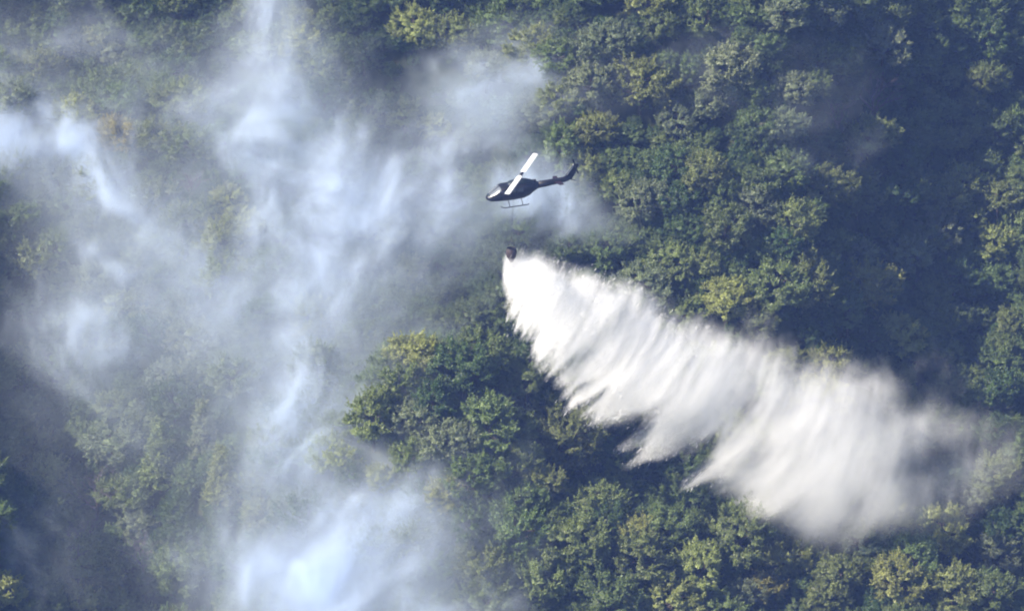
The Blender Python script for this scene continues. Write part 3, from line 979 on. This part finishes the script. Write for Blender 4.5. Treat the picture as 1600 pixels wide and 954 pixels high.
# find the rotor azimuth that points the blades as in the photo
tgt = math.atan2(68, 45)
best = None
for k in range(720):
    a = math.pi * k / 720
    d = HM.to_3x3() @ Vector((math.cos(a), math.sin(a), 0))
    im = (d.x, d.dot(UPV))
    if im[1] < 0: im = (-im[0], -im[1])
    e = abs(math.atan2(im[1], im[0]) - tgt)
    if best is None or e < best[0]: best = (e, a)
AZ = best[1]
hub.rotation_euler = (0, 0, AZ)
hub.location = (MX, 0, 0)
for s in (0, 1):
    bm = bmesh.new()
    rings = []
    for r_, ch, cone in ((0.6, 0.45, 0.0), (1.0, 0.78, 0.0), (4.0, 0.78, 0.03), (7.2, 0.78, 0.06), (7.35, 0.75, 0.06)):
        ring = []
        for u, v in ((0.5, 0), (0.3, 0.06), (0, 0.075), (-0.5, 0.0), (0, -0.04), (0.3, -0.045)):
            ring.append(bm.verts.new((r_, u * ch, 2.62 + v * 0.9 + cone)))
        rings.append(ring)
    for r0, r1 in zip(rings[:-1], rings[1:]):
        for k in range(6):
            bm.faces.new((r0[k], r0[(k + 1) % 6], r1[(k + 1) % 6], r1[k]))
    bm.faces.new(rings[0]); bm.faces.new(rings[-1][::-1])
    b = bm_obj('rotor_blade', bm, BLADE, heli, smooth=False)
    b.rotation_euler = (0, 0, AZ + math.pi * s)
    b.location = (MX, 0, 0)

# ------------------------------------------------------------------ sling line and bucket
BUCKETM = plain('bucket_fabric', (0.035, 0.022, 0.020), 0.7, grain=0.4, scale=4)
ROPE = plain('rope', (0.05, 0.045, 0.04), 0.8)
HOOK = HM @ Vector((0.3, 0, -1.0))
hx, hy, hd = to_px(HOOK)
drop_len = (388 - hy) / (FPX / hd * math.cos(PITCH))
RIM = HOOK + Vector(((799 - hx) * hd / FPX, 0, -drop_len))
bk = empty('water_bucket', RIM)
tag(bk, 'dark collapsible fire bucket hanging under the helicopter pouring water', 'bucket')


def lathe(prof, seg=20):
    bm = bmesh.new()
    rings = [[bm.verts.new((r_ * math.cos(2 * math.pi * k / seg), r_ * math.sin(2 * math.pi * k / seg), z)) for k in range(seg)] for r_, z in prof]
    for r0, r1 in zip(rings[:-1], rings[1:]):
        for k in range(seg):
            bm.faces.new((r0[k], r0[(k + 1) % seg], r1[(k + 1) % seg], r1[k]))
    return bm


bm = lathe([(0.62, 0.05), (0.74, -0.1), (0.80, -0.45), (0.78, -0.85), (0.66, -1.25), (0.45, -1.6), (0.28, -1.85), (0.0, -1.86)])
bm_obj('bucket_shell', bm, BUCKETM, bk)
bm = lathe([(0.56, 0.02), (0.60, 0.12), (0.68, 0.12), (0.70, 0.02), (0.66, -0.06), (0.56, 0.02)])
bm_obj('bucket_rim', bm, METAL, bk)
bm = lathe([(0.24, -1.80), (0.30, -1.95), (0.20, -2.05), (0.0, -2.06)])
bm_obj('dump_valve', bm, METAL, bk)
for k in range(8):
    a = 2 * math.pi * k / 8
    bm = bmesh.new(); tube(bm, [(0.63 * math.cos(a), 0.63 * math.sin(a), 0.08), (0, 0, 1.9)], [0.016, 0.016], 4)
    bm_obj('suspension_line', bm, ROPE, bk)
bm = bmesh.new()
tube(bm, [HOOK - RIM + Vector((0, 0, 0.05)), (0, 0, 1.85)], [0.014, 0.014], 6)
sl = bm_obj('sling_line', bm, ROPE)
sl.location = RIM
tag(sl, 'thin sling line running from the helicopter belly to the bucket', 'rope')

# ------------------------------------------------------------------ falling water
BX, BY, BD = to_px(RIM - Vector((0, 0, 1.9)))
MPP = BD / FPX                       # metres per photo pixel there
WY = RIM.y                            # the fall hangs in the vertical plane of the flight path
VPX = MPP / math.cos(PITCH)


TOPX, TOPY = [780, 800, 830, 900, 960, 1100, 1260, 1400, 1560, 1640], [402, 400, 406, 427, 448, 500, 560, 612, 660, 690]
KAPX, KAPY = [790, 900, 1100, 1300, 1500], [0.66, 0.74, 0.62, 0.38, 0.15]


def streak(X, fall):
    """which string of water passes through a point: they start on the upper edge and bend back"""
    kap = np.interp(X, KAPX, KAPY).astype(np.float32)
    return X + kap * np.clip(fall, 0, 400) * (0.45 + 0.5 * np.clip(fall / 270, 0, 1)), kap


TIPS = [(787, 452), (796, 492), (822, 524), (848, 556), (872, 592), (898, 626), (932, 655), (962, 722), (1022, 662), (1072, 768), (1112, 700), (1134, 806), (1165, 778), (1205, 832), (1275, 862), (1400, 850), (1500, 820), (1600, 780)]
_t = [(float(streak(x, y - np.interp(x, TOPX, TOPY))[0]), y - np.interp(x, TOPX, TOPY)) for x, y in TIPS]
_t.sort()
LTAB = ([a for a, b in _t], [b for a, b in _t])


def water():
    # a: along the path (photo px right of the bucket mouth), b: fall below it (photo px)
    vx, vy, vz = 0.24, 0.42, 0.26
    ax0, ax1 = -30, 840
    bz0, bz1 = -30, 500
    x0, x1 = RIM.x + ax0 * MPP, RIM.x + ax1 * MPP
    zt = RIM.z - 1.0
    z1, z0 = zt - bz0 * VPX, zt - bz1 * VPX
    y0, y1 = -7.5, 7.5
    N = [int((hi - lo) / v) + 1 for lo, hi, v in ((x0, x1, vx), (y0, y1, vy), (z0, z1, vz))]
    gx, gy, gz = np.meshgrid(np.linspace(x0, x1, N[0], dtype=np.float32), np.linspace(y0, y1, N[1], dtype=np.float32), np.linspace(z0, z1, N[2], dtype=np.float32), indexing='ij')
    X = (gx - RIM.x) / MPP + 800.0
    Y = (zt - gz) / VPX + 400.0
    X = X + (fbm(gx * 0.25, gy * 0.25, gz * 0.12, 3) - 0.5) * 16 * (0.2 + 0.8 * sstep(800, 960, X))
    Y = Y + (fbm(gx * 0.16 + 9, gy * 0.3, gz * 0.2, 3) - 0.5) * 22 * (0.2 + 0.8 * sstep(800, 960, X))
    U = np.interp(X, TOPX, TOPY).astype(np.float32)
    fall = Y - U
    s, kap = streak(X, fall)
    q = np.log(np.clip(s - 770, 6, None)) * 95           # finger spacing grows away from the bucket
    L = np.interp(s, *LTAB).astype(np.float32)
    fn = noise3(q * 0.16, gy * 0.18 + 3, 0 * q + 2.5)
    fn2 = noise3(q * 0.42, gy * 0.3 + 3, 0 * q + 7.5)
    spike = 1 - np.abs(2 * fn - 1)
    nz = np.interp(s, [800, 1010, 1120, 1700], [1, 1, 0.45, 0.45]).astype(np.float32)
    L = L * (1 + nz * (0.42 * spike ** 1.5 + 0.24 * (fn2 - 0.5) - 0.34))
    soft_b = np.interp(s, [800, 1000, 1250, 1450], [8, 16, 26, 60]).astype(np.float32)
    env = 1 - sstep(L - soft_b, L + 3, fall)
    soft_t = np.interp(X, [790, 900, 1100, 1300, 1500], [3, 18, 60, 115, 140]).astype(np.float32)
    tn = fbm(gx * 0.22, gy * 0.3, gz * 0.16, 4)
    env = env * sstep(-0.15 * soft_t, soft_t, fall + (tn - 0.5) * soft_t * 2.2)
    env = env * sstep(786, 794, X + 0.05 * fall)
    amp = np.interp(X, [790, 900, 1050, 1180, 1300, 1400, 1480, 1540, 1600, 1630], [1.4, 0.75, 0.46, 0.33, 0.28, 0.22, 0.13, 0.085, 0.045, 0]).astype(np.float32)
    th = np.interp(X, [790, 850, 1000, 1300, 1600], [0.9, 1.6, 2.4, 3.0, 3.2]).astype(np.float32)
    mid = (noise3(q * 0.07, 0 * q, fall * 0.006) - 0.5) * 4 * sstep(800, 1000, X)
    cross = np.exp(-0.5 * ((gy - mid) / th) ** 2)
    st = fbm(s * 0.035, gy * 0.35, fall * 0.0075, 4, 0.6)
    st2 = fbm(s * 0.13, gy * 0.3 + 5, fall * 0.010, 3, 0.65)
    puff = fbm(gx * 0.2, gy * 0.2, gz * 0.2, 4)
    k = np.clip((0.42 * st + 0.40 * st2 + 0.18 * puff - 0.33) / 0.17, 0.10, 2.4) ** 1.3
    far = sstep(1120, 1450, X) * 0.75
    k = k * (1 - far) + far * np.clip((0.5 * puff + 0.5 * st - 0.3) / 0.2, 0.2, 2)
    near = 1 - sstep(820, 1000, X)
    k = k * (1 - 0.35 * near) + 0.35 * near
    D = env * amp * cross * k
    # spread where it strikes the crowns
    D[D < 0.004] = 0
    e = np.minimum(sstep(z0, z0 + 1.5, gz), 1 - sstep(x1 - 3, x1, gx))
    D = D * e
    # single drops and strings of drops flung out of the sheet
    rg = np.random.default_rng(3)
    pr = np.minimum(D, 0.5) * (1 - sstep(900, 1200, X)) * (0.25 + (fall > L - 1.6 * soft_b)) * (1 + 2 * (fall < soft_t))
    cdf = np.cumsum(pr.ravel()); pick = np.searchsorted(cdf, rg.random(8000) * cdf[-1])
    ii = np.unravel_index(pick, D.shape)
    P = np.stack([gx[ii], gy[ii], gz[ii]], 1) + rg.normal(size=(len(pick), 3)) * np.array([0.35, 0.5, 0.35])
    kk = kap[ii]
    A = np.stack([-kk, 0 * kk, -np.ones_like(kk)], 1) + rg.normal(size=P.shape) * 0.12
    A /= np.linalg.norm(A, axis=1)[:, None]
    B = np.cross(A, rg.normal(size=P.shape)); B /= np.linalg.norm(B, axis=1)[:, None]
    Cc = np.cross(A, B)
    ln = (0.12 + 0.4 * rg.random(len(P)) ** 2)[:, None]; wd = (0.022 + 0.03 * rg.random(len(P)) ** 2)[:, None]
    V = np.stack([P - A * ln, P + B * wd, P + Cc * wd - B * wd * 0.5, P - Cc * wd - B * wd * 0.5, P + A * ln], 1).reshape(-1, 3)
    F = np.array([(0, 2, 1), (0, 3, 2), (0, 1, 3), (4, 1, 2), (4, 2, 3), (4, 3, 1)])
    F = (F[None] + 5 * np.arange(len(P))[:, None, None]).reshape(-1, 3)
    drops = mesh_obj('droplets', V, F.tolist(), plain('water_drops', (0.62, 0.62, 0.62), 0.6, spec=0.3, grain=0.02))
    tag(drops, kind='stuff')
    m = volume_material('falling_water', (1.0, 1.0, 1.0), 0.88, 0.1)
    o = grid_volume('falling_water', D, (x0, y0, z0), (x1, y1, z1), m, Matrix.Translation((0, WY, 0)))
    drops.parent = o
    tag(o, 'white curtain of water falling from the bucket onto the trees', 'water', kind='stuff')


water()

# ------------------------------------------------------------------ air
hz_m = volume_material('haze_air', (0.25, 0.40, 1.0), 0.00017, 0.0, grid=False)
bm = bmesh.new()
bmesh.ops.create_cube(bm, size=1.0)
zlo, zhi = -95.0, EYE.z + 95.0
bmesh.ops.scale(bm, vec=(1860, 1860, zhi - zlo), verts=bm.verts[:])
bmesh.ops.translate(bm, vec=(0, -200, (zhi + zlo) / 2), verts=bm.verts[:])
hzo = bm_obj('haze', bm, hz_m, smooth=False)
tag(hzo, 'thin blue haze between the camera and the hillside', 'haze', kind='stuff')
